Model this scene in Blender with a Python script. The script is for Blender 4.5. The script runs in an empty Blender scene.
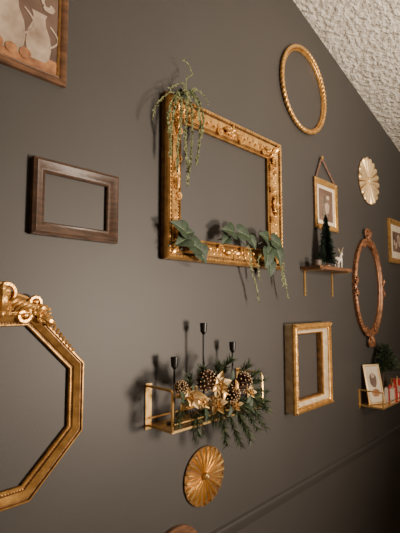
import bpy, bmesh, math, random
from mathutils import Vector, Matrix, Quaternion
random.seed(7)
R_=random.random
def U_(a,b): return a+(b-a)*random.random()
PI=math.pi
# ---------------------------------------------------------------- camera model
FPX=420.0; D=1.5; HC=2.6
A=math.atan(410/420.0); P=math.atan(36.5/420.0)
Fh=Vector((math.cos(A),math.sin(A),0)); Rv=Vector((math.sin(A),-math.cos(A),0))
Fv=(Fh*math.cos(P)+Vector((0,0,math.sin(P)))).normalized()
Uv=Rv.cross(Fv).normalized()
CAM=Vector((0,-D,HC))
def wp(px,py,off=0.0):
    d=Fv*FPX+Rv*(px-200)+Uv*(266.5-py)
    t=(-off-CAM.y)/d.y
    return CAM+d*t
cd=bpy.data.cameras.new("camera"); cam=bpy.data.objects.new("camera",cd)
bpy.context.collection.objects.link(cam)
m=Matrix((Rv,Uv,-Fv)).transposed().to_4x4(); m.translation=CAM
cam.matrix_world=m
cd.sensor_fit='HORIZONTAL'; cd.sensor_width=36; cd.lens=36*FPX/400; cd.clip_start=0.02
bpy.context.scene.camera=cam

# ---------------------------------------------------------------- materials
def mat(name,col,rough=0.5,metal=0.0,col2=None,nscale=20,bump=0.0,bscale=60,detail=4,bdist=.01,stretch=None,lo=0.35,hi=0.65):
    m=bpy.data.materials.new(name); m.use_nodes=True
    nt=m.node_tree; b=nt.nodes['Principled BSDF']
    b.inputs['Roughness'].default_value=rough; b.inputs['Metallic'].default_value=metal
    b.inputs['Base Color'].default_value=(*col,1)
    tc=nt.nodes.new('ShaderNodeTexCoord'); mp=nt.nodes.new('ShaderNodeMapping')
    nt.links.new(tc.outputs['Object'],mp.inputs['Vector'])
    if stretch: mp.inputs['Scale'].default_value=stretch
    if col2:
        n=nt.nodes.new('ShaderNodeTexNoise'); n.inputs['Scale'].default_value=nscale; n.inputs['Detail'].default_value=detail
        nt.links.new(mp.outputs['Vector'],n.inputs['Vector'])
        r=nt.nodes.new('ShaderNodeValToRGB')
        r.color_ramp.elements[0].position=lo; r.color_ramp.elements[0].color=(*col2,1)
        r.color_ramp.elements[1].position=hi; r.color_ramp.elements[1].color=(*col,1)
        nt.links.new(n.outputs['Fac'],r.inputs['Fac']); nt.links.new(r.outputs['Color'],b.inputs['Base Color'])
    if bump:
        n2=nt.nodes.new('ShaderNodeTexNoise'); n2.inputs['Scale'].default_value=bscale; n2.inputs['Detail'].default_value=5
        nt.links.new(mp.outputs['Vector'],n2.inputs['Vector'])
        bp=nt.nodes.new('ShaderNodeBump'); bp.inputs['Strength'].default_value=bump; bp.inputs['Distance'].default_value=bdist
        nt.links.new(n2.outputs['Fac'],bp.inputs['Height']); nt.links.new(bp.outputs['Normal'],b.inputs['Normal'])
    return m
M={}
M['wall']=mat('charcoal_paint',(0.050,0.0455,0.042),0.55,0,(0.047,0.0425,0.039),3,0.025,120)
M['white']=mat('offwhite_paint',(0.62,0.56,0.48),0.8,0,(0.56,0.50,0.43),3,0.2,60)
M['ceil']=mat('popcorn_ceiling',(0.90,0.84,0.74),0.9,0,(0.66,0.59,0.49),26,1.0,26,bdist=.04,lo=.40,hi=.56)
M['floor']=mat('oak_floor',(0.22,0.13,0.07),0.5,0,(0.13,0.075,0.04),8,0.1,30,stretch=(1,8,1))
M['gold']=mat('antique_gold',(0.80,0.46,0.145),0.30,0.68,(0.50,0.26,0.075),30,0.12,120)
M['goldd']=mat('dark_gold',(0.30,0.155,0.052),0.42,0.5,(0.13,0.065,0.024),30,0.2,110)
M['golds']=mat('shiny_brass',(0.86,0.57,0.23),0.27,0.8,(0.72,0.45,0.16),12,0.03,60)
M['goldp']=mat('pale_gold',(0.92,0.70,0.40),0.36,0.45,(0.74,0.51,0.26),20,0.05,80)
M['copper']=mat('copper_brown',(0.32,0.14,0.065),0.4,0.4,(0.16,0.07,0.032),30,0.2,100)
M['walnut']=mat('walnut',(0.095,0.050,0.030),0.42,0,(0.048,0.026,0.016),14,0.15,40,stretch=(1,1,5))
M['wood']=mat('brown_wood',(0.19,0.09,0.042),0.42,0,(0.09,0.042,0.02),12,0.1,40,stretch=(1,1,4))
M['cream']=mat('aged_cream',(0.76,0.63,0.43),0.5,0,(0.54,0.41,0.25),22,0.1,60)
M['black']=mat('matte_black',(0.008,0.007,0.007),0.4,0.3,(0.012,0.011,0.011),20)
M['leafd']=mat('leaf_green',(0.024,0.050,0.020),0.6,0,(0.012,0.026,0.012),45,0.2,80)
M['leafv']=mat('leaf_vein',(0.12,0.17,0.08),0.6,0,(0.06,0.09,0.045),40)
M['leafl']=mat('tendril_green',(0.25,0.26,0.11),0.6,0,(0.12,0.14,0.055),40)
M['pine']=mat('pine_green',(0.034,0.064,0.022),0.6,0,(0.016,0.032,0.012),30)
M['pinel']=mat('pine_light',(0.11,0.15,0.05),0.6,0,(0.06,0.09,0.03),30)
M['tree']=mat('bottlebrush',(0.020,0.045,0.024),0.7,0,(0.008,0.018,0.012),40)
M['frost']=mat('frost_tip',(0.13,0.18,0.13),0.7,0,(0.07,0.10,0.07),40)
M['cone']=mat('pinecone_brown',(0.12,0.055,0.028),0.6,0,(0.05,0.024,0.012),30)
M['conet']=mat('pinecone_tip',(0.60,0.42,0.22),0.5,0.2,(0.40,0.24,0.10),30)
M['paper']=mat('paper',(0.66,0.57,0.43),0.8,0,(0.56,0.46,0.33),8)
M['ink']=mat('sketch_ink',(0.10,0.07,0.05),0.8,0,(0.2,0.15,0.11),25)
M['red']=mat('red_paper',(0.50,0.03,0.025),0.45,0,(0.40,0.02,0.02),10)
M['ceramic']=mat('white_ceramic',(0.72,0.65,0.56),0.35,0,(0.64,0.56,0.46),10)
M['leather']=mat('leather_strap',(0.19,0.085,0.045),0.6,0,(0.12,0.05,0.03),40)
M['canvas']=mat('painted_canvas',(0.19,0.115,0.08),0.6,0,(0.08,0.046,0.034),7,0.2,50,lo=.3,hi=.7)
M['pale']=mat('pale_paint',(0.50,0.39,0.29),0.6,0,(0.22,0.145,0.10),11,0.2,50,lo=.3,hi=.65)
M['peach']=mat('peach_paint',(0.42,0.19,0.075),0.6,0,(0.20,0.08,0.035),22,0.2,50)
M['pot']=mat('terracotta_dark',(0.10,0.07,0.055),0.6,0,(0.07,0.05,0.04),20)

# ---------------------------------------------------------------- mesh builder
class MB:
    def __init__(s): s.v=[]; s.f=[]; s.m=[]; s.mats=[]
    def mi(s,k):
        if k not in s.mats: s.mats.append(k)
        return s.mats.index(k)
    def add(s,vs,fs,k):
        o=len(s.v); s.v+= [Vector(v) for v in vs]; i=s.mi(k)
        for f in fs: s.f.append([o+a for a in f]); s.m.append(i)
    def box(s,c,size,k,rot=None):
        c=Vector(c); h=Vector(size)/2; vs=[]
        for x in(-1,1):
            for y in(-1,1):
                for z in(-1,1):
                    v=Vector((x*h.x,y*h.y,z*h.z))
                    if rot: v=rot@v
                    vs.append(c+v)
        s.add(vs,[(0,1,3,2),(4,6,7,5),(0,4,5,1),(2,3,7,6),(0,2,6,4),(1,5,7,3)],k)
    def tube(s,pts,rad,k,n=8,flat=1.0,closed=False):
        pts=[Vector(p) for p in pts]; N=len(pts)
        if not hasattr(rad,'__len__'): rad=[rad]*N
        vs=[];fs=[]; up=None
        for i,p in enumerate(pts):
            if closed: t=pts[(i+1)%N]-pts[i-1]
            else: t=pts[min(i+1,N-1)]-pts[max(i-1,0)]
            if t.length<1e-9: t=Vector((0,0,1))
            t.normalize()
            if up is None:
                up=Vector((0,-1,0)) if abs(t.y)<.9 else Vector((0,0,1))
            up=(up-t*up.dot(t))
            if up.length<1e-6: up=t.orthogonal()
            up.normalize(); sd=t.cross(up)
            for j in range(n):
                a=2*PI*j/n
                vs.append(p+sd*math.cos(a)*rad[i]+up*math.sin(a)*rad[i]*flat)
        M_=N if closed else N-1
        for i in range(M_):
            i2=(i+1)%N
            for j in range(n):
                fs.append((i*n+j,i*n+(j+1)%n,i2*n+(j+1)%n,i2*n+j))
        if not closed:
            fs.append(tuple(range(n))[::-1]); fs.append(tuple((N-1)*n+j for j in range(n)))
        s.add(vs,fs,k)
    def ell(s,c,r,k,rot=None,u=8,w=6):
        c=Vector(c); vs=[];fs=[]
        if not hasattr(r,'__len__'): r=(r,r,r)
        for i in range(1,w):
            ph=PI*i/w
            for j in range(u):
                a=2*PI*j/u
                v=Vector((r[0]*math.sin(ph)*math.cos(a),r[1]*math.sin(ph)*math.sin(a),r[2]*math.cos(ph)))
                if rot: v=rot@v
                vs.append(c+v)
        t=Vector((0,0,r[2])); b=-t
        if rot: t=rot@t; b=rot@b
        vs+=[c+t,c+b]; T=len(vs)-2
        for i in range(w-2):
            for j in range(u): fs.append((i*u+j,(i+1)*u+j,(i+1)*u+(j+1)%u,i*u+(j+1)%u))
        for j in range(u):
            fs.append((T,j,(j+1)%u)); fs.append((T+1,(w-2)*u+(j+1)%u,(w-2)*u+j))
        s.add(vs,fs,k)
    def lathe(s,c,prof,k,n=20,axis='z'):
        c=Vector(c); vs=[];fs=[]
        for r,z in prof:
            for j in range(n):
                a=2*PI*j/n
                v=Vector((r*math.cos(a),r*math.sin(a),z)) if axis=='z' else Vector((r*math.cos(a),-z,r*math.sin(a)))
                vs.append(c+v)
        for i in range(len(prof)-1):
            for j in range(n): fs.append((i*n+j,i*n+(j+1)%n,(i+1)*n+(j+1)%n,(i+1)*n+j))
        fs.append(tuple(range(n))[::-1]); fs.append(tuple((len(prof)-1)*n+j for j in range(n)))
        s.add(vs,fs,k)
    def sweep(s,poly,prof,mats):
        N=len(poly); out=[]
        for i in range(N):
            p0=Vector(poly[i-1]);p1=Vector(poly[i]);p2=Vector(poly[(i+1)%N])
            d1=(p1-p0).normalized(); d2=(p2-p1).normalized()
            n1=Vector((d1.y,-d1.x)); n2=Vector((d2.y,-d2.x))
            mm=(n1+n2); mm=mm/(mm.length_squared/2) if mm.length>1e-6 else n1
            out.append(mm)
        K=len(prof); vs=[]
        for i in range(N):
            for (u,h) in prof:
                q=Vector(poly[i])+out[i]*u
                vs.append((q.x,-h,q.y))
        for j in range(K):
            fs=[]
            for i in range(N):
                i2=(i+1)%N; j2=(j+1)%K
                fs.append((i*K+j,i2*K+j,i2*K+j2,i*K+j2))
            k=mats if isinstance(mats,str) else mats[min(j,len(mats)-1)]
            if j==0: o=len(s.v); s.v+=[Vector(v) for v in vs]
            ii=s.mi(k)
            for f in fs: s.f.append([o+a for a in f]); s.m.append(ii)
    def leaf(s,base,d,n,L,W,k,shape='round',fold=.15,bend=.3,vein=None,nt=8):
        base=Vector(base); d=Vector(d).normalized(); n=Vector(n); n=(n-d*n.dot(d))
        if n.length<1e-5: n=d.orthogonal()
        n.normalize(); sd=d.cross(n)
        xs=[-1,-.55,-.06,.06,.55,1] if vein else [-1,-.5,0,.5,1]
        K=len(xs); vs=[]
        for i in range(nt+1):
            t=i/nt
            if shape=='point': w=W*math.sin(PI*t**.8)**.9
            else: w=W*math.sin(PI*t)**.6
            for x in xs:
                vs.append(base+d*(L*t)+sd*(w*x)+n*(fold*abs(x)*w-bend*L*t*t))
        for q in range(K-1):
            fs=[(i*K+q,i*K+q+1,(i+1)*K+q+1,(i+1)*K+q) for i in range(nt)]
            if q==0: o=len(s.v); s.v+=[Vector(v) for v in vs]
            kk=vein if (vein and q==2) else k; ii=s.mi(kk)
            for f in fs: s.f.append([o+a for a in f]); s.m.append(ii)
    def heart(s,base,d,n,L,k,vein,bend=.3,fold=.12,wid=1.0):
        base=Vector(base); d=Vector(d).normalized(); n=Vector(n); n=(n-d*n.dot(d)).normalized(); sd=d.cross(n)
        ol=[(0,0),(-.10,.08),(-.14,.22),(-.08,.36),(.06,.45),(.22,.47),(.40,.42),(.57,.33),(.74,.21),(.88,.10),(1,.0)]
        md=[0,.03,.07,.13,.21,.32,.46,.60,.75,.88,1]
        fr=[0,.06,.4,.75,1]
        for sg in(-1,1):
            vs=[];K=len(fr)
            for (lx,sx),mm in zip(ol,md):
                for f in fr:
                    l=mm+(lx-mm)*f; w=sx*f*wid
                    wav=.012*math.sin(l*14)*f
                    vs.append(base+d*(L*l)+sd*(sg*w*L)+n*(L*(fold*math.sin(w*3.2)-.25*w*w-bend*max(0,l)**2+wav)))
            for q in range(K-1):
                fs=[(i*K+q,i*K+q+1,(i+1)*K+q+1,(i+1)*K+q) for i in range(len(ol)-1)]
                if q==0: o=len(s.v); s.v+=[Vector(v) for v in vs]
                ii=s.mi(vein if q==0 else k)
                for f in fs: s.f.append([o+a for a in f]); s.m.append(ii)
            for (a,b) in ((.16,(.10,.40)),(.34,(.42,.36)),(.55,(.66,.22))):
                p=[]
                for t in (0,.5,1):
                    l=a+(b[0]-a)*t+.04*t; w=b[1]*t*wid
                    p.append(base+d*(L*l)+sd*(sg*w*L)+n*(L*(fold*math.sin(w*3.2)-.25*w*w-bend*max(0,l)**2+.004)))
                s.tube(p,[L*.008,L*.006,L*.003],vein,4)
    def scroll(s,x,z,ang,size,flip,h,k,turns=1.3,r=None):
        pts=[];rad=[]; N=18; r=(r or size*.16)*1.2
        for i in range(N+1):
            t=i/N; rr=size*.5*(1-.8*t); th=flip*(t*turns*2*PI)
            cx=math.cos(th)*rr; cz=math.sin(th)*rr
            X=cx-size*.5; Z=cz
            a=ang-flip*PI/2
            pts.append((x+X*math.cos(a)-Z*math.sin(a),-(h+size*.05*t),z+X*math.sin(a)+Z*math.cos(a)))
            rad.append(r*(.35+.65*math.sin(PI*min(1,.15+t*.75))))
        s.tube(pts,rad,k,6)
        s.ell(pts[-1],r*1.25,k,u=6,w=5)
    def lobe(s,x,z,ang,L,r,h,k,curl=.4,flip=1):
        pts=[];rad=[]
        a=ang; X,Z=x,z; N=7
        for i in range(N):
            t=i/(N-1)
            pts.append((X,-(h+.2*L*math.sin(PI*t*.8)),Z)); rad.append(r*(.4+math.sin(PI*(.15+.75*t))*.8)*(1 if t<1 else .6))
            a+=flip*curl/N*2; X+=math.cos(a)*L/N; Z+=math.sin(a)*L/N
        s.tube(pts,rad,k,6,flat=.8)
    def acanthus(s,x,z,ang,size,h,k,n=3):
        s.lobe(x,z,ang,size,size*.13,h+.003,k,0)
        for i in range(1,n+1):
            for f in(-1,1):
                s.lobe(x,z,ang+f*i*.5,size*(1-.17*i),size*.10,h,k,.9,-f)
        s.ell((x,-h-.005,z),size*.15,k,u=8,w=5)
    def build(s,name,center=None,sharp=38,clamp=None):
        if clamp is not None:
            for v in s.v:
                if v.y>-clamp: v.y=-clamp-R_()*.003
        me=bpy.data.meshes.new(name)
        if center is None:
            lo=Vector([min(v[i] for v in s.v) for i in range(3)]);hi=Vector([max(v[i] for v in s.v) for i in range(3)])
            center=(lo+hi)/2
        center=Vector(center)
        me.from_pydata([v-center for v in s.v],[],s.f)
        for k in s.mats: me.materials.append(M[k])
        me.polygons.foreach_set('material_index',s.m)
        bm=bmesh.new(); bm.from_mesh(me)
        bmesh.ops.recalc_face_normals(bm,faces=bm.faces)
        for f in bm.faces: f.smooth=True
        an=math.radians(sharp)
        for e in bm.edges:
            if len(e.link_faces)==2:
                if e.calc_face_angle(0)>an: e.smooth=False
        bm.to_mesh(me); bm.free()
        ob=bpy.data.objects.new(name,me); ob.location=center
        bpy.context.collection.objects.link(ob)
        return ob

def rect(corners,off):
    q=[wp(*c,off) for c in corners]
    return ((q[0].x+q[3].x)/2,(q[1].x+q[2].x)/2,(q[2].z+q[3].z)/2,(q[0].z+q[1].z)/2)
def rpoly(x0,x1,z0,z1): return [(x0,z0),(x1,z0),(x1,z1),(x0,z1)]
def beads(mb,poly,u,h,step,r,k,skew=0):
    N=len(poly)
    for i in range(N):
        p=Vector(poly[i]);q=Vector(poly[(i+1)%N]); d=(q-p); L=d.length; d/=L; n=Vector((d.y,-d.x))
        cnt=max(1,int(round((L+2*u*0.9)/step)))
        for j in range(cnt):
            t=-u*.9+(j+.5)*(L+1.8*u)/cnt
            c=p+d*t+n*u
            rot=Matrix.Rotation(-math.atan2(d.y,d.x)-skew,3,'Y')
            mb.ell((c.x,-h,c.y),r,k,rot=rot,u=6,w=4)

# ---------------------------------------------------------------- room shell
c1=wp(293,0); c2=wp(400,152); sl=(c2.z-c1.z)/(c2.x-c1.x)
zc=lambda x: c1.z+sl*(x-c1.x)
X0,X1,Y1=-1.6,7.0,-5.0
def slab(name,vs,t,k):
    mb=MB(); n=len(vs); t=Vector(t)
    a=[Vector(v) for v in vs]; b=[v+t for v in a]
    mb.add(a+b,[tuple(range(n)),tuple(range(n,2*n))[::-1]]+[(i,(i+1)%n,n+(i+1)%n,n+i) for i in range(n)],k)
    return mb.build(name)
T=.12
slab('wall_back',[(X0,0,0),(X1,0,0),(X1,0,zc(X1)),(X0,0,zc(X0))],(0,T,0),'wall')
slab('wall_front',[(X0,Y1,0),(X1,Y1,0),(X1,Y1,zc(X1)),(X0,Y1,zc(X0))],(0,-T,0),'white')
slab('wall_left',[(X0,0,0),(X0,Y1,0),(X0,Y1,zc(X0)),(X0,0,zc(X0))],(-T,0,0),'white')
slab('wall_right',[(X1,0,0),(X1,Y1,0),(X1,Y1,zc(X1)),(X1,0,zc(X1))],(T,0,0),'white')
slab('floor',[(X0,0,0),(X1,0,0),(X1,Y1,0),(X0,Y1,0)],(0,0,-T),'floor')
slab('ceiling',[(X0,0,zc(X0)),(X1,0,zc(X1)),(X1,Y1,zc(X1)),(X0,Y1,zc(X0))],(0,0,T),'ceil')
zr=(wp(225,529,.02).z+wp(400,426,.02).z)/2
mb=MB()
prof=[(0,-.07),(.006,-.05),(.012,-.03),(.018,-.008),(.016,.0),(.0,.006)]
vs=[(X0,-a,zr+b) for a,b in prof]+[(X1,-a,zr+b) for a,b in prof]; n=len(prof)
mb.add(vs,[(i,(i+1)%n,n+(i+1)%n,n+i) for i in range(n)]+[tuple(range(n)),tuple(range(n,2*n))],'wall')
mb.build('trim_1')
mb=MB(); mb.box(((X0+X1)/2,-.01,.07),(X1-X0,.02,.14),'wall'); mb.build('baseboard_back')

# ---------------------------------------------------------------- 1 painting top-left
pr=wp(67,60,.02); pb=wp(64,86,.02)
x1=pr.x; z0=pb.z; x0=x1-.46; z1=z0+.56
w=.036
mb=MB(); inner=rpoly(x0+w,x1-w,z0+w,z1-w)
mb.sweep(inner,[(0,.002),(0,.012),(.005,.017),(.009,.014),(.020,.024),(.030,.026),(w,.02),(w,.002)],['gold','gold','wood','wood','wood','wood','wood'])
mb.box(((x0+x1)/2,-.006,(z0+z1)/2),(x1-x0-2*w+.01,.006,z1-z0-2*w+.01),'canvas')
def flat2(mb,pts,k,h): mb.add([(x,-h,z) for x,z in pts],[tuple(range(len(pts)))],k)
def ov(cx,cz,rx,rz,n=18,j=0): return [(cx+rx*math.cos(2*PI*i/n)*(1+U_(-j,j)),cz+rz*math.sin(2*PI*i/n)*(1+U_(-j,j))) for i in range(n)]
bx=x1-w; bz=z0+w
flat2(mb,[(x0+w,bz),(bx,bz),(bx,bz+.05),(x0+w,bz+.065)],'peach',.0095)
jug=[(.03,.0),(.045,.02),(.052,.06),(.046,.11),(.028,.15),(.024,.18),(.032,.20)]
for cx_,sc,k in((bx-.075,.95,'pale'),(bx-.185,1.15,'pale')):
    pts=[(cx_+a*sc,bz+.03+b*sc) for a,b in jug]+[(cx_-a*sc,bz+.03+b*sc) for a,b in reversed(jug)]
    flat2(mb,pts,k,.010)
    hp=[(cx_+sc*(.045+.035*math.sin(PI*t)),-.0105,bz+.03+sc*(.07+.09*t)) for t in [i/8 for i in range(9)]]
    mb.tube(hp,.004,'pale',5,flat=.2)
for i in range(22):
    flat2(mb,ov(bx-.12+U_(-.12,.09),bz+.29+U_(-.06,.12),U_(.012,.026),U_(.012,.026),14,.12),random.choice(['pale','peach','pale','canvas']),.0102+i*.0001)
for i in range(4):
    flat2(mb,ov(bx-.125-.05*i,bz+.03+U_(0,.015),.022,.02),'peach',.0127+i*.0001)
mb.build('framed_still_life_painting')

# ---------------------------------------------------------------- 2 walnut frame
x0,x1,z0,z1=rect([(34,155),(119,177),(118,243),(32,234)],.025)
w=.05; mb=MB()
mb.sweep(rpoly(x0+w,x1-w,z0+w,z1-w),[(0,.002),(0,.012),(.004,.016),(.010,.013),(.018,.016),(.030,.028),(.038,.032),(.043,.028),(w,.024),(w,.002)],'walnut')
mb.build('walnut_picture_frame')

# ---------------------------------------------------------------- 3 big gilded frame
BX=rect([(166,91),(281,143),(283,269),(168,260)],.045)
x0,x1,z0,z1=BX; w=.115; mb=MB()
inner=rpoly(x0+w,x1-w,z0+w,z1-w)
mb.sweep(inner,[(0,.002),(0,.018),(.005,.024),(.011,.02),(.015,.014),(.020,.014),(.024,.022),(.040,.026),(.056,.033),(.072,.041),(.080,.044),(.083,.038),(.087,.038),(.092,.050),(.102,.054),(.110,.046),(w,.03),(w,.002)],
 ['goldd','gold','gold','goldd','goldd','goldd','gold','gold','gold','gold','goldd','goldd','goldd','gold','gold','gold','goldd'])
beads(mb,inner,.018,.017,.015,(.0045,.004,.0045),'gold')
beads(mb,inner,.098,.051,.022,(.010,.006,.006),'gold',skew=.5)
def side(poly,i,t,u):
    p=Vector(poly[i]);q=Vector(poly[(i+1)%4]); d=(q-p).normalized(); n=Vector((d.y,-d.x)); c=p.lerp(q,t)+n*u
    return c,math.atan2(d.y,d.x)
for i in range(4):
    c=Vector(inner[i]); cc=Vector(((x0+x1)/2,(z0+z1)/2)); dd=Vector((1 if c.x>cc.x else -1,1 if c.y>cc.y else -1)).normalized()
    a=math.atan2(dd.y,dd.x); c2_=c+dd*.065
    mb.acanthus(c2_.x,c2_.y,a,.080,.038,'gold',4)
    mb.acanthus(c2_.x,c2_.y,a+PI,.048,.030,'gold',3)
    for f in(-1,1):
        sdir=a+f*PI/4*3.0
        ex,ez=c2_.x+math.cos(sdir)*.04,c2_.y+math.sin(sdir)*.04
        mb.acanthus(ex,ez,sdir,.07,.033,'gold',3)
        mb.scroll(ex+math.cos(sdir)*.06,ez+math.sin(sdir)*.06,sdir,.042,f,.034,'gold',r=.005)
        mb.scroll(ex+math.cos(sdir)*.09,ez+math.sin(sdir)*.09,sdir,.036,-f,.033,'gold',r=.005)
    c,a=side(inner,i,.5,.052)
    for f in(0,PI): mb.acanthus(c.x,c.y,a+f,.08,.034,'gold',3)
    mb.acanthus(c.x,c.y,a-PI/2,.05,.038,'gold',3)
    mb.ell((c.x,-.036,c.y),(.018,.012,.018),'gold',u=10,w=7)
    for f in(-1,1):
        mb.scroll(c.x+math.cos(a)*f*.09,c.y+math.sin(a)*f*.09,a+(0 if f>0 else PI),.045,f,.033,'gold',r=.005)
        mb.scroll(c.x+math.cos(a)*f*.10,c.y+math.sin(a)*f*.10,a+(0 if f>0 else PI),.038,-f,.032,'gold',r=.005)
    L=(Vector(inner[(i+1)%4])-Vector(inner[i])).length
    n_=int(L/.026)
    for j in range(n_):
        t=(j+.5)/n_
        c,a=side(inner,i,t,.052)
        mb.lobe(c.x-.008*math.cos(a),c.y-.008*math.sin(a),a+(.8 if j%2 else -.8),.028,.0035,.032,'gold',.8,1 if j%2 else -1)
mb.build('gilded_ornate_frame')

# ---- greenery on the frame
def spline(pts,q_=6):
    pts=[Vector(p) for p in pts]; fine=[]
    P_=[pts[0]]+pts+[pts[-1]]
    for i in range(1,len(P_)-2):
        for q in range(q_):
            t=q/q_; p0,p1,p2,p3=P_[i-1:i+3]
            fine.append(.5*((2*p1)+(p2-p0)*t+(2*p0-5*p1+4*p2-p3)*t*t+(3*p1-p0-3*p2+p3)*t**3))
    fine.append(pts[-1]); return fine
def strand(mb,pts,k,leafL=.014,step=.01,r=.0018,per=2,wd=.28):
    fine=spline(pts)
    mb.tube(fine,[r*(1-.5*i/len(fine)) for i in range(len(fine))],k,5)
    acc=0
    for i in range(1,len(fine)):
        seg=fine[i]-fine[i-1]; L=seg.length; 
        if L<1e-6: continue
        acc+=L
        while acc>step:
            acc-=step
            p=fine[i]-seg*(acc/L)
            for _ in range(per):
                d=(seg.normalized()*.7+Vector((U_(-1,1),U_(-1,.3),U_(-.4,.4)))).normalized()
                mb.leaf(p,d,(U_(-1,1),-1,U_(-.5,.5)),leafL*U_(.7,1.2),leafL*wd,k,'point',.1,.2,nt=3)
mb=MB()
o=.07
for (pa) in [[(179,92),(174,110),(171,132),(170,156)],[(181,92),(181,116),(178,144),(177,172)],[(187,90),(192,114),(191,150),(187,186)],
             [(191,90),(198,108),(200,132),(196,164)],[(184,90),(187,108),(185,138),(188,172)],[(192,92),(200,104),(203,122),(201,138)],[(178,92),(170,106),(168,120),(170,138)]]:
    strand(mb,[wp(x,y,o+U_(-.008,.008)) for x,y in pa],'leafl',.012,.0055,.003,per=3,wd=.36)
for pa in [[(186,98),(186,80),(192,74),(188,64),(183,60)],[(182,97),(184,84),(178,84),(170,88)],[(188,97),(196,90),(204,96),(208,104)],[(180,97),(172,92),(163,97),(156,106),(152,120)]]:
    strand(mb,[wp(x,y,o) for i,(x,y) in enumerate(pa)],'leafl',.012,.013,.0026)
for i in range(20):
    b=wp(U_(176,197),U_(88,98),.07); mb.leaf(b,(U_(-1,1),-.5,U_(-.9,.5)),(0,-1,.4),U_(.025,.038),.008,random.choice(['leafl','leafl','leafv','leafd']),'point',.2,.5,nt=4)
mb.build('trailing_greenery')
def vineleaf(mb,px,py,ang,L,off=.085,tilt=.3):
    b=wp(px,py,off); d=Vector((math.cos(ang),-tilt,math.sin(ang)))
    mb.heart(b,d,(U_(-.35,.0),-1,.35),L*1.12,'leafd','leafv',wid=U_(.9,1.1))
def vine(name,stems,leaves,tends):
    mb=MB()
    for st in stems: mb.tube(spline([wp(x,y,o_) for x,y,o_ in st]),.003,'leafd',6)
    for l in leaves: vineleaf(mb,*l)
    for t in tends: strand(mb,[wp(x,y,.075) for x,y in t],'leafl',.013,.006,.002)
    return mb.build(name)
vine('pothos_vine',[[(168,246,.06),(180,240,.08),(194,246,.08),(207,242,.07)],[(180,250,.065),(190,243,.08),(195,250,.09)]],
 [(186,232,2.75,.095),(188,238,PI*1.12,.085),(190,243,-.35,.10),(196,248,-.75,.09),(184,234,.35,.06),(202,246,-1.6,.07)],[])
vine('pothos_vine',[[(218,240,.065),(236,236,.08),(254,240,.075)],[(236,236,.08),(246,246,.07)]],
 [(234,232,PI*.97,.09),(238,232,-.12,.10),(228,237,PI*1.2,.06),(250,238,-.9,.07)],
 [[(246,240),(250,252),(251,268),(256,286),(259,302)]])
vine('pothos_vine',[[(258,244,.07),(268,240,.09),(280,243,.08)],[(268,245,.08),(272,258,.075),(270,268,.07)]],
 [(268,240,PI*.88,.085),(272,240,-.3,.10),(276,248,-1.2,.11),(268,250,-1.9,.10),(272,246,PI*1.2,.08),(270,262,-1.7,.08)],
 [[(278,246),(282,258),(284,276),(288,298)],[(274,250),(280,262),(283,285)],[(262,250),(258,262),(259,280)]])

# ---------------------------------------------------------------- 4 round rope ring
cL=wp(282,88,.02);cR=wp(325,88,.02);ct=wp(303.5,48,.02);cb=wp(303.5,131,.02)
cx=(cL.x+cR.x)/2; cz=(wp(303.5,89,.02)).z
rz=(ct.z-cb.z)/2*.97; rx=(cR.x-cL.x)/2*.97
mb=MB(); N=420;n=10;vs=[];fs=[]
for i in range(N):
    a=2*PI*i/N
    for j in range(n):
        b=2*PI*j/n; r=.0135*(1+.22*math.sin(a*60+b*2))
        q=math.cos(b)*r; h=.018+math.sin(b)*r
        vs.append((cx+math.cos(a)*(rx+q),-h,cz+math.sin(a)*(rz+q)))
for i in range(N):
    for j in range(n): fs.append((i*n+j,((i+1)%N)*n+j,((i+1)%N)*n+(j+1)%n,i*n+(j+1)%n))
mb.add(vs,fs,'gold')
el=[(cx+math.cos(2*PI*i/72)*(rx-.026),cz+math.sin(2*PI*i/72)*(rz-.026)) for i in range(72)]
mb.sweep(el,[(0,.002),(0,.016),(.004,.02),(.010,.018),(.013,.010),(.034,.010),(.034,.002)],['gold','gold','gold','goldd','goldd','goldd'])
mb.build('round_rope_frame',sharp=60)

# ---------------------------------------------------------------- fan medallions
def fan(px,py,l,r,t,b,ribs,k1,k2,name,fill=.36,petal=False,boss=.17):
    c=wp(px,py,.012); R=((wp(r,py,.02).x-wp(l,py,.02).x)+(wp(px,t,.02).z-wp(px,b,.02).z))/4
    mb=MB()
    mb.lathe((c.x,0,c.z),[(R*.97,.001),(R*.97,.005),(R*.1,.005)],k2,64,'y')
    for i in range(ribs):
        a=2*PI*i/ribs; da=2*PI/ribs
        rows=[(.12,.010),(.5,.019),(.88,.024),(.95,.021),(1.0,.013)]
        vs=[]
        for rr,h in rows:
            wd=(fill*da) if rr<.9 else (fill*da*(.85 if rr<.97 else .35 if petal else .8))
            for sgn,hh in((-1,.005),(-.55,h*.8),(0,h),(.55,h*.8),(1,.005)):
                an=a+sgn*wd; vs.append((c.x+math.cos(an)*R*rr,-hh,c.z+math.sin(an)*R*rr))
        fs=[(p*5+q,p*5+q+1,p*5+q+6,p*5+q+5) for p in range(4) for q in range(4)]+[(20,21,22,23,24)]
        mb.add(vs,fs,k1)
    mb.lathe((c.x,0,c.z),[(R*boss,.004),(R*boss,.020),(R*boss*.8,.026),(R*.07,.029),(R*.06,.034),(.001,.036)],k1,24,'y')
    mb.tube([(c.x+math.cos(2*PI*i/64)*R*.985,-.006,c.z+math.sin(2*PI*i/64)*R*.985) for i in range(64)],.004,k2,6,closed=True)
    return mb.build(name,sharp=25)
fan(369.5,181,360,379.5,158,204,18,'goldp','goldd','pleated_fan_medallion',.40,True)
fan(205.5,476,185,224,446,506,20,'golds','goldd','pleated_fan_medallion',.31,False,.13)

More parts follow.
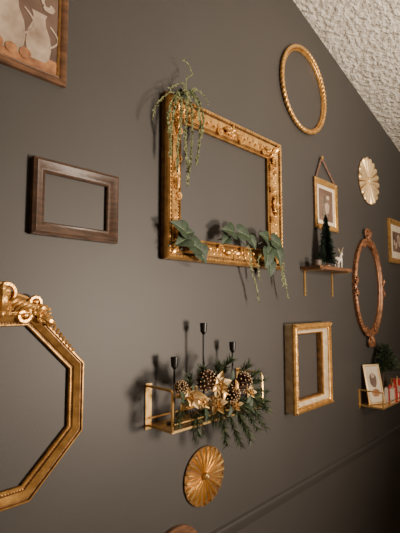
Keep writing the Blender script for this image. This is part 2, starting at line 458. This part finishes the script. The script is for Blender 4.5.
# ---------------------------------------------------------------- hanging small picture
HX=rect([(315,178),(338,184),(338,231),(316,229)],.02)
x0,x1,z0,z1=HX; w=.042; mb=MB()
mb.sweep(rpoly(x0+w,x1-w,z0+w,z1-w),[(0,.002),(0,.012),(.006,.017),(.012,.014),(.034,.022),(w,.018),(w,.002)],['goldp','gold','gold','gold','gold','wood','wood'])
mb.box(((x0+x1)/2,-.006,(z0+z1)/2),(x1-x0-2*w+.01,.006,z1-z0-2*w+.01),'paper')
mx,mz=(x0+x1)/2,(z0+z1)/2; hw=(x1-x0)/2-w; hh=(z1-z0)/2-w
flat2(mb,rpoly(mx-hw*.8,mx+hw*.8,mz-hh*.82,mz+hh*.82),'canvas',.0095)
for i,(a,b,c_,d_) in enumerate(((-.2,-.45,.35,.22),(.15,-.1,.25,.3),(-.1,.3,.3,.2),(.25,.45,.2,.12),(-.35,.05,.15,.3))):
    flat2(mb,ov(mx+a*hw,mz+b*hh,c_*hw,d_*hh,16,.18),'pale' if i%2 else 'ink',.0098+i*.0001)
nl=wp(322,158,.02)
for xx,zz in((x0+.03,z1-.002),(x1-.03,z1-.002)):
    mb.tube([(nl.x,-.018,nl.z),(xx,-.014,zz)],.008,'leather',6,flat=.4)
    mb.ell((xx,-.021,zz-.012),(.008,.004,.008),'golds')
mb.lathe((nl.x,0,nl.z),[(.004,.0),(.004,.018),(.014,.02),(.014,.026),(.004,.03)],'gold',12,'y')
mb.build('hanging_sketch_picture')

# ---------------------------------------------------------------- middle wall shelf
a=wp(300,268); b=wp(333,270); sx0,sx1=a.x,b.x; sz=a.z; sd=.15
mb=MB(); mb.box(((sx0+sx1)/2,-sd/2-.001,sz),(sx1-sx0,sd,.022),'wood')
for xx in(sx0+.05,sx1-.03):
    zt=sz-.011; zb=wp(304,296).z
    mb.box((xx,-.005,(zt+zb)/2),(.02,.008,zt-zb),'golds')
    mb.box((xx,-.075,zt-.004),(.02,.13,.006),'golds')
    mb.ell((xx,-.010,zb+.02),.005,'goldd')
mb.build('wooden_wall_shelf')
st=sz+.0115
def btree(c,H,Rr,name,n=1500):
    mb=MB(); c=Vector(c)
    mb.lathe(c,[(.028,0),(.03,.006),(.028,.016),(.01,.02)],'wood',16)
    mb.tube([c+Vector((0,0,.015)),c+Vector((0,0,H*.98))],[.005,.002],'cone',6)
    for i in range(n):
        t=(i+R_())/n; z=.04+(H-.04)*t
        tier=(t*7)%1
        L=Rr*(1-t)**.85*(1.12-.45*tier)+.006
        a=U_(0,2*PI); d=Vector((math.cos(a),math.sin(a),U_(-.35,.15)))
        p=c+Vector((0,0,z)); q=p+d*L*U_(.8,1.1); s_=Vector((-d.y,d.x,0))*.0028
        mb.add([p-s_,p+s_,q+s_*.6,q-s_*.6],[(0,1,2,3)],'frost' if R_()<.2 else 'tree')
        u=Vector((0,0,.0025)); mb.add([p-u,p+u,q+u*.6,q-u*.6],[(0,1,2,3)],'tree')
    return mb.build(name,clamp=.012)
tb=wp(326,262,.08)
btree((tb.x,-.085,st),(wp(326,215,.085).z-st),.066,'bottle_brush_tree',1900)
def deer(c,S,name,k='ceramic'):
    mb=MB(); c=Vector(c)
    def P_(x,y,z): return c+Vector((x*S,y*S,z*S))
    mb.tube([P_(-.30,0,.52),P_(-.24,0,.54),P_(-.1,0,.51),P_(.06,0,.51),P_(.18,0,.55),P_(.24,0,.58)],[.05*S,.115*S,.105*S,.12*S,.12*S,.07*S],k,10)
    mb.tube([P_(.16,0,.58),P_(.24,0,.72),P_(.28,0,.84)],[.095*S,.065*S,.055*S],k,8)
    mb.tube([P_(.24,0,.88),P_(.31,0,.88),P_(.40,0,.83),P_(.46,0,.81)],[.05*S,.07*S,.045*S,.03*S],k,8)
    for sgn in(-1,1):
        y=sgn*.07
        mb.tube([P_(.15,y,.52),P_(.17,y,.3),P_(.165,y,.27),P_(.17,y,.03),P_(.19,y,0)],[.055*S,.035*S,.037*S,.024*S,.034*S],k,6)
        mb.tube([P_(-.20,y,.52),P_(-.15,y,.36),P_(-.27,y,.24),P_(-.24,y,.03),P_(-.22,y,0)],[.08*S,.055*S,.033*S,.024*S,.034*S],k,6)
        mb.leaf(P_(.25,sgn*.05,.92),(-.4,sgn*1,.5),(0,0,1),.13*S,.04*S,k,'point',.2,.1,nt=4)
        mb.tube([P_(.26,sgn*.03,.93),P_(.22,sgn*.09,1.05),P_(.27,sgn*.15,1.2)],[.018*S,.015*S,.008*S],'goldp',5)
        mb.tube([P_(.22,sgn*.09,1.05),P_(.33,sgn*.10,1.13)],[.013*S,.007*S],'goldp',5)
    mb.tube([P_(-.29,0,.58),P_(-.37,0,.60),P_(-.39,0,.52)],[.04*S,.035*S,.012*S],k,6)
    return mb.build(name)
dp=wp(337,262,.07); deer((min(dp.x,sx1-.06),-.085,st),.135,'deer_figurine')
vp=wp(316,262,.07)
mb=MB(); mb.lathe((vp.x,-.08,st),[(.022,0),(.028,.006),(.030,.04),(.026,.045),(.024,.045),(.022,.012),(.001,.012)],'pot',18)
mb.lathe((vp.x,-.08,st+.013),[(.019,0),(.019,.028),(.001,.030)],'cream',16)
mb.build('votive_candle')

# ---------------------------------------------------------------- copper oval
l=wp(354.5,288,.02).x; r=wp(382,288,.02).x; t=wp(368,239,.02).z; b_=wp(368,337,.02).z
cx,cz=(l+r)/2,(t+b_)/2; rx,rz=(r-l)/2,(t-b_)/2; w=.055
mb=MB(); N=80
el=[(cx+math.cos(2*PI*i/N)*(rx-w),cz+math.sin(2*PI*i/N)*(rz-w)) for i in range(N)]
mb.sweep(el,[(0,.002),(0,.016),(.006,.022),(.012,.018),(.022,.02),(.034,.034),(.044,.036),(w,.026),(w,.002)],'copper')
for i in range(N):
    a=2*PI*(i+.5)/N
    mb.ell((cx+math.cos(a)*(rx-.006),-.024,cz+math.sin(a)*(rz-.006)),(.018,.012,.013) if i%2 else (.012,.01,.012),'copper',u=7,w=5)
    mb.ell((cx+math.cos(a)*(rx-w+.012),-.02,cz+math.sin(a)*(rz-w+.012)),.006,'copper',u=5,w=4)
for sg in(1,-1):
    zz=cz+sg*(rz-.01)
    mb.acanthus(cx,zz,sg*PI/2,.085,.025,'copper',3)
    for f in(-1,1):
        mb.scroll(cx+f*.02,zz+sg*.012,0 if f>0 else PI,.09,f*sg,.028,'copper',r=.009)
        mb.scroll(cx+f*.10,zz-sg*.01,-.2*sg if f>0 else PI+.2*sg,.07,-f*sg,.028,'copper',r=.008)
for sg in(1,-1):
    for f in(-1,1):
        mb.acanthus(cx+sg*rx*.96,cz+f*.02,f*PI/2,.07,.03,'copper',2)
mb.build('oval_carved_frame')

# ---------------------------------------------------------------- right edge frame
q=wp(390,240,.02); x0=q.x; z1=wp(390,218,.02).z; z0=wp(390,262,.02).z; x1=x0+.42; w=.05
mb=MB(); mb.sweep(rpoly(x0+w,x1-w,z0+w,z1-w),[(0,.002),(0,.012),(.006,.017),(.012,.014),(.04,.024),(w,.02),(w,.002)],'gold')
mb.box(((x0+x1)/2,-.006,(z0+z1)/2),(x1-x0-2*w+.01,.006,z1-z0-2*w+.01),'paper')
mx,mz=(x0+x1)/2,(z0+z1)/2
flat2(mb,rpoly(mx-.11,mx+.11,mz-.1,mz+.1),'canvas',.0095)
for i in range(7): flat2(mb,ov(mx+U_(-.07,.07),mz+U_(-.06,.06),U_(.015,.04),U_(.015,.04),14,.15),'pale',.0097+i*.0001)
mb.build('gold_framed_print')

# ---------------------------------------------------------------- octagonal frame
pR=wp(84,390,.03); px_=pR.x
zt=wp(40,310,.03).z; zb=wp(28,503,.03).z
H=zt-zb; cz=(zt+zb)/2; cx=px_-H/2*.98; w=.056; hw=H/2*.98; ch=.20
def octo(hx,hz,c): return [(cx-hx+c,cz-hz),(cx+hx-c,cz-hz),(cx+hx,cz-hz+c),(cx+hx,cz+hz-c),(cx+hx-c,cz+hz),(cx-hx+c,cz+hz),(cx-hx,cz+hz-c),(cx-hx,cz-hz+c)]
inner=octo(hw-w,H/2-w,ch-w*.586)
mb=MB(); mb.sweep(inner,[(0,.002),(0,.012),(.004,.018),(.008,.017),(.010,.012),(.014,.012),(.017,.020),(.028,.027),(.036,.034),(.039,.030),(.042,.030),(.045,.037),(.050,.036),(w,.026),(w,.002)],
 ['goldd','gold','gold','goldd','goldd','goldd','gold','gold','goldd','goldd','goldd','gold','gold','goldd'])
beads(mb,inner,.012,.013,.010,(.0028,.003,.0028),'gold')
top=cz+H/2
mb.acanthus(cx,top-.01,PI/2,.10,.033,'gold',4)
mb.acanthus(cx,top+.045,PI/2,.055,.036,'gold',3)
for f in(-1,1):
    base=0 if f>0 else PI
    mb.scroll(cx+f*.03,top+.03,base+f*.5,.075,f,.033,'gold',r=.008)
    mb.scroll(cx+f*.07,top+.015,base+f*.2,.065,-f,.033,'gold',r=.007)
    mb.scroll(cx+f*.12,top+.0,base+f*.2,.055,f,.033,'gold',r=.006)
    for q in range(9):
        mb.lobe(cx+f*(.01+.018*q),top-.002,PI/2-f*(.2+.08*q),.085-.007*q,.0065,.031,'gold',.7,-f)
        mb.lobe(cx+f*(.01+.018*q),top-.012,base-f*.5,.03,.0045,.034,'gold',.6,f)
    for q in range(12):
        tt=q/12; X=cx+f*(hw-ch+ch*tt*.8); Z=top-ch*tt*.8
        mb.lobe(X-f*.008,Z-.008,PI/4*(1 if f>0 else 3)-f*.6,.042-.0022*q,.0055,.032,'gold',.9,f)
    mb.acanthus(cx+f*(hw-ch+.01),top-.02,base-f*.5,.075,.034,'gold',3)
    mb.acanthus(cx+f*(hw-ch-.01),top-.008,base+f*.5,.06,.034,'gold',3)
cr=[(cx+.17*s_,-.02,top+.004+.055*math.cos(s_*PI/2)) for s_ in [i/8-1 for i in range(17)]]
mb.tube(cr,[.006+.004*math.cos((i/8-1)*PI/2) for i in range(17)],'gold',8)
mb.add([(p[0],-.016,p[2]) for p in cr]+[(p[0],-.004,p[2]) for p in cr]+[(cx-.17,-.016,top-.01),(cx+.17,-.016,top-.01)],[tuple([34]+list(range(17))+[35])],'goldd')
mb.build('octagonal_ornate_frame')

# ---------------------------------------------------------------- candle shelf
x0=wp(147,405).x; x1=wp(238,385).x; zb=wp(147,425).z; zt=wp(147,386).z; dp_=.165
mb=MB()
mb.box(((x0+x1)/2,-dp_/2-.001,zb),(x1-x0,dp_,.010),'golds')
for xx in(x0+.004,x1-.004):
    mb.box((xx,-.004,(zb+zt)/2-.003),(.034,.005,zt-zb+.03),'golds')
    mb.tube([(xx,-.006,zt),(xx,-dp_+.012,zt),(xx,-dp_+.004,zt-.004),(xx,-dp_,zt-.012),(xx,-dp_,zb+.002)],.0065,'golds',8)
mb.tube([(x0+.004,-dp_,zb+.03),(x1-.004,-dp_,zb+.03)],.0045,'golds',8)
mb.tube([(x0+.004,-.008,zb+.03),(x1-.004,-.008,zb+.03)],.0045,'golds',8)
mb.build('brass_wall_shelf')
zs=zb+.0055
def candlestick(px,py,off):
    p=wp(px,py,off); mb=MB(); H=p.z-zs
    mb.lathe((p.x,-off,zs),[(.032,0),(.033,.004),(.012,.009),(.0052,.018),(.0048,H-.055),(.008,H-.052),(.010,H-.046),(.015,H-.042),(.0175,H-.006),(.0175,H),(.012,H),(.012,H-.02),(.001,H-.02)],'black',18)
    return mb.build('black_candlestick')
candlestick(174.5,357,.085); candlestick(203.5,323,.085); candlestick(232.5,342,.085)
mb=MB()
def sprig(mb,base,d,L,nl,k='pine',dens=260,wn=.0016,droop=.22):
    base=Vector(base); d=Vector(d).normalized(); pts=[]; g=Vector((0,0,-1))
    for i in range(7):
        t=i/6; pts.append(base+d*L*t+g*L*droop*t*t)
    mb.tube(pts,[.003*(1-.6*i/6) for i in range(7)],'cone',5)
    n=int(L*dens*2)
    for i in range(n):
        t=U_(.05,1); idx=min(5,int(t*6)); p=pts[idx].lerp(pts[idx+1],t*6-idx)
        ax=(pts[idx+1]-pts[idx]).normalized(); o_=Vector((U_(-1,1),U_(-1,1),U_(-1,1)));o_=(o_-ax*o_.dot(ax)).normalized()
        dd=(ax*U_(.8,1.5)+o_).normalized(); q=p+dd*nl*U_(.7,1.1)
        s_=dd.orthogonal().normalized(); s_.rotate(Quaternion(dd,U_(0,6.28))); s_*=wn
        mb.add([p-s_,p+s_,q],[(0,1,2)],k if R_()<.8 else 'pinel')
def cone(mb,c,ax,H,Rr):
    c=Vector(c); ax=Vector(ax).normalized(); u=ax.orthogonal().normalized(); v=ax.cross(u)
    mb.tube([c-ax*H/2,c-ax*H*.2,c+ax*H*.2,c+ax*H/2],[Rr*.5,Rr*.75,Rr*.6,Rr*.15],'cone',8)
    n=58
    for i in range(n):
        t=i/n; a=i*2.39996; rr=Rr*(math.sin(PI*(.18+.78*t)))**.7
        d=u*math.cos(a)+v*math.sin(a); p=c+ax*(H*(t-.5))+d*rr*.45
        dd=(d+ax*(.35+.9*t)).normalized()
        mb.leaf(p,dd,ax,rr*.85+.004,.0095,'cone','round',.1,-.1,nt=3)
        q=p+dd*(rr*.85+.002); mb.ell(q,(.0032,.0032,.0032),'conet',u=5,w=4)
def flower(mb,c,n,Rr,k='goldp'):
    c=Vector(c); n=Vector(n).normalized(); u=n.orthogonal().normalized(); v=n.cross(u)
    for ring,(cnt,sc,up) in enumerate(((6,1,.15),(5,.72,.5),(4,.42,.9))):
        for i in range(cnt):
            a=2*PI*i/cnt+ring*.5+U_(-.12,.12); d=u*math.cos(a)+v*math.sin(a)+n*up
            mb.leaf(c+n*.004*ring,d,n,Rr*sc*U_(.85,1.1),Rr*.23*sc+.003,k if i%2 else 'golds',"point",.5,.3,vein='goldd',nt=6)
    for i in range(7):
        a=2*PI*i/7; mb.ell(c+n*.014+(u*math.cos(a)+v*math.sin(a))*.007,.0045,'golds',u=6,w=4)
zg=zs+.035
for i in range(36):
    t=i/35; X=x0+.15+(x1-x0-.17)*t+U_(-.02,.02)
    d=Vector((U_(-.35,.5)+(t-.35)*1.1,-U_(.3,1),U_(-.6,.35)))
    sprig(mb,(X,-U_(.10,.15),zg+U_(0,.03)),d,U_(.06,.11),U_(.03,.042),wn=.002)
for px,py,dx,dz,L in((246,392,1,.1,.13),(248,386,1,.5,.11),(246,400,1,-.3,.14),(244,404,.8,-.7,.15),(236,410,.5,-1,.14),(228,412,.3,-1,.14),(220,412,.0,-1,.12),(196,412,-.2,-1,.08),(182,408,-.6,-.6,.07),
   (202,384,-.3,1,.11),(214,380,.1,1,.10),(222,376,.2,1,.11),(240,378,.4,1,.10),(246,382,.8,.8,.10),(190,388,-.4,1,.08),(236,400,.9,-.4,.14),(242,396,1,-.1,.14),(232,404,.6,-.9,.15),(240,406,.9,-.9,.14)):
    b=wp(px,py,.165); b.z=max(b.z,zs+.008)
    sprig(mb,b,(dx,-.35,dz),L,.042,dens=420,wn=.0023)
    sprig(mb,b+Vector((.01,.02,0)),(dx*.8+.2,-.1,dz*.8),L*.85,.04,'pine',320,wn=.002)
for px,py,off,R1 in((190,396,.20,.068),(217,404,.22,.050),(219,385,.20,.064),(250,392,.18,.036),(235,405,.21,.038),(203,402,.2,.036)):
    c=wp(px,py,off); flower(mb,c,(CAM-c).normalized()+Vector((U_(-.4,.4),0,U_(-.1,.5))),R1)
cone(mb,wp(240,383,.19),(.4,-.7,.6),.10,.042)
cone(mb,wp(206,381,.19),(-.4,-.6,.7),.09,.038)
cone(mb,wp(230,393,.2),(.1,-.8,-.2),.078,.034)
cone(mb,wp(181,388,.17),(-.5,-.6,.5),.055,.024)
for i in range(22):
    c=wp(U_(182,250),U_(376,410),.2); mb.leaf(c,(U_(-1,1),-.4,U_(-1,1)),(0,-1,.3),U_(.04,.07),.012,random.choice(['leafd','leafd','gold']),'point',.3,.4,nt=5)
mb.build('pinecone_garland',clamp=.012)

# ---------------------------------------------------------------- cream & gold frame
dF=.085
x0,x1,z0,z1=rect([(296,324),(333,322),(333,405),(296,415)],dF)
w=.072; mb=MB()
inner=rpoly(x0+w,x1-w,z0+w,z1-w)
h0=dF-.058
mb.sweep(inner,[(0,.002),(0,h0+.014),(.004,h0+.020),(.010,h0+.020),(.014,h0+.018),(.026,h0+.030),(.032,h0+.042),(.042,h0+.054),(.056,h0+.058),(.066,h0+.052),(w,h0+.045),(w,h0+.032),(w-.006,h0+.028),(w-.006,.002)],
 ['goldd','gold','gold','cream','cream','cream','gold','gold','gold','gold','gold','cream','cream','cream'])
beads(mb,inner,.007,h0+.021,.012,(.004,.0035,.0035),'gold')
beads(mb,inner,.049,h0+.056,.020,(.010,.006,.007),'gold',skew=.6)
beads(mb,inner,.062,h0+.052,.018,(.008,.005,.005),'gold',skew=-.6)
beads(mb,inner,.036,h0+.048,.016,(.007,.005,.004),'gold',skew=-.4)
for i in range(4):
    c=Vector(inner[i]); s_=Vector((1 if c.x>(x0+x1)/2 else -1,1 if c.y>(z0+z1)/2 else -1)).normalized()
    mb.acanthus(c.x+s_.x*.066,c.y+s_.y*.066,math.atan2(s_.y,s_.x),.035,h0+.052,'gold',3)
mb.build('cream_gold_frame')

# ---------------------------------------------------------------- lower right shelf
a=wp(359,405); x0=a.x; x1=x0+.70; z=a.z; dp_=.19
mb=MB(); mb.box(((x0+x1)/2,-dp_/2-.001,z),(x1-x0,dp_,.012),'golds')
zt=z+.13
for xx in(x0+.004,x1-.004):
    mb.box((xx,-.004,z+.05),(.034,.005,.15),'golds')
    mb.tube([(xx,-.006,zt-.01),(xx,-dp_,zt-.01),(xx,-dp_,z)],.0065,'golds',8)
mb.tube([(x0,-dp_,z+.03),(x1,-dp_,z+.03)],.005,'golds',8)
mb.build('brass_wall_shelf')
zs2=z+.0065
mb=MB(); fw,fh=.16,.31
cxf=x0+.10
mb.sweep(rpoly(-fw/2+.016,fw/2-.016,.016,fh-.016),[(0,.0),(0,.009),(.006,.013),(.016,.010),(.016,.0)],'goldp')
mb.box((0,-.004,fh/2),(fw-.02,.004,fh-.02),'paper')
flat2(mb,ov(0,fh*.6,.035,.06,16,.1),'canvas',.0066); flat2(mb,ov(0.005,fh*.28,.04,.03,16,.1),'peach',.0068)
flat2(mb,ov(0.0,fh*.72,.018,.022,16,.05),'pale',.0069)
ro=Matrix.Rotation(-.22,4,'X'); rz_=Matrix.Rotation(-.45,4,'Z')
mb.v=[(Matrix.Translation((cxf,-.105,zs2+.002))@rz_@ro@v) for v in mb.v]
mb.build('standing_photo_frame')
def gift(c,s,k1,k2,name,ang=0):
    mb=MB(); c=Vector(c); r=Matrix.Rotation(ang,3,'Z')
    mb.box(c+Vector((0,0,s[2]/2)),s,k1,r)
    mb.box(c+Vector((0,0,s[2]/2)),(s[0]*.16,s[1]+.002,s[2]+.002),k2,r)
    mb.box(c+Vector((0,0,s[2]/2)),(s[0]+.002,s[1]*.16,s[2]+.002),k2,r)
    for f in(-1,1):
        pts=[c+r@Vector((f*s[0]*.28*math.sin(PI*t),0,s[2]+s[0]*.11*math.sin(2*PI*t)+s[0]*.14*math.sin(PI*t)+.002)) for t in[i/10 for i in range(11)]]
        mb.tube(pts,.004,k2,5)
    return mb.build(name)
gift((x0+.27,-.145,zs2),(.075,.07,.11),'ceramic','red','gift_box',.2)
gift((x0+.37,-.135,zs2),(.10,.09,.06),'red','ceramic','gift_box',-.15)
gift((x0+.37,-.135,zs2+.062),(.07,.065,.055),'red','goldp','gift_box',.3)
gift((x0+.50,-.125,zs2),(.10,.09,.10),'ceramic','red','gift_box',.1)
gift((x0+.50,-.125,zs2+.102),(.07,.06,.05),'red','goldp','gift_box',.3)
mb=MB(); pc=Vector((x0+.37,-.05,zs2)); Hp=wp(389,340,.05).z-zs2
mb.lathe(pc,[(.026,0),(.032,.01),(.036,.07),(.032,.07),(.02,.05)],'pot',16)
mb.tube([pc+Vector((0,0,.05)),pc+Vector((0,-.01,Hp*.8))],[.008,.004],'cone',6)
for i in range(100):
    t=(i+.5)/100; a=i*2.4; d=Vector((math.cos(a),math.sin(a)*.4-.35,.2+.7*t))
    sprig(mb,pc+Vector((0,-.01*t,Hp*(.46+.40*t))),d,(.16*(1-.6*t)),.032,'tree',220,.003,droop=.1)
mb.build('potted_evergreen',clamp=.012)

# ---------------------------------------------------------------- arched keepsake on ledge
p=wp(176,528,.02); mb=MB(); hwid=.15; zz0=zr+.007; rise=p.z-zz0
pts=[(p.x+hwid*math.cos(PI*i/24),zz0+rise*math.sin(PI*i/24)) for i in range(25)]
def arch(k,s,h0,h1):
    pp=[(p.x+(a-p.x)*s,zz0+(b-zz0)*s) for a,b in pts]; n=len(pp)
    mb.add([(a,-h0,b) for a,b in pp]+[(a,-h1,b) for a,b in pp],[tuple(range(n)),tuple(range(n,2*n))]+[(i,(i+1)%n,n+(i+1)%n,n+i) for i in range(n)],k)
arch('wood',1,.002,.02); arch('wood',.86,.0201,.023); arch('walnut',.78,.0231,.026)
mb.build('arched_wooden_plaque')

# ---------------------------------------------------------------- lights
def area(name,loc,tgt,size,energy,col,spread=180):
    ld=bpy.data.lights.new(name,'AREA'); ld.shape='DISK'; ld.size=size; ld.energy=energy; ld.color=col; ld.spread=math.radians(spread)
    ob=bpy.data.objects.new(name,ld); ob.location=loc
    ob.rotation_euler=(Vector(tgt)-Vector(loc)).to_track_quat('-Z','Y').to_euler()
    bpy.context.collection.objects.link(ob)
area('key_lamp_light',(2.6,-2.9,HC-.40),(0.9,0,HC),.62,76,(1,.83,.66),125)
area('ceiling_lamp_light',(2.4,-2.8,HC+.6),(2.9,-.8,HC+2.2),.6,85,(1,.86,.70),150)
wd=bpy.data.worlds.new("world"); bpy.context.scene.world=wd; wd.use_nodes=True
wd.node_tree.nodes['Background'].inputs[0].default_value=(1,.85,.7,1); wd.node_tree.nodes['Background'].inputs[1].default_value=.1
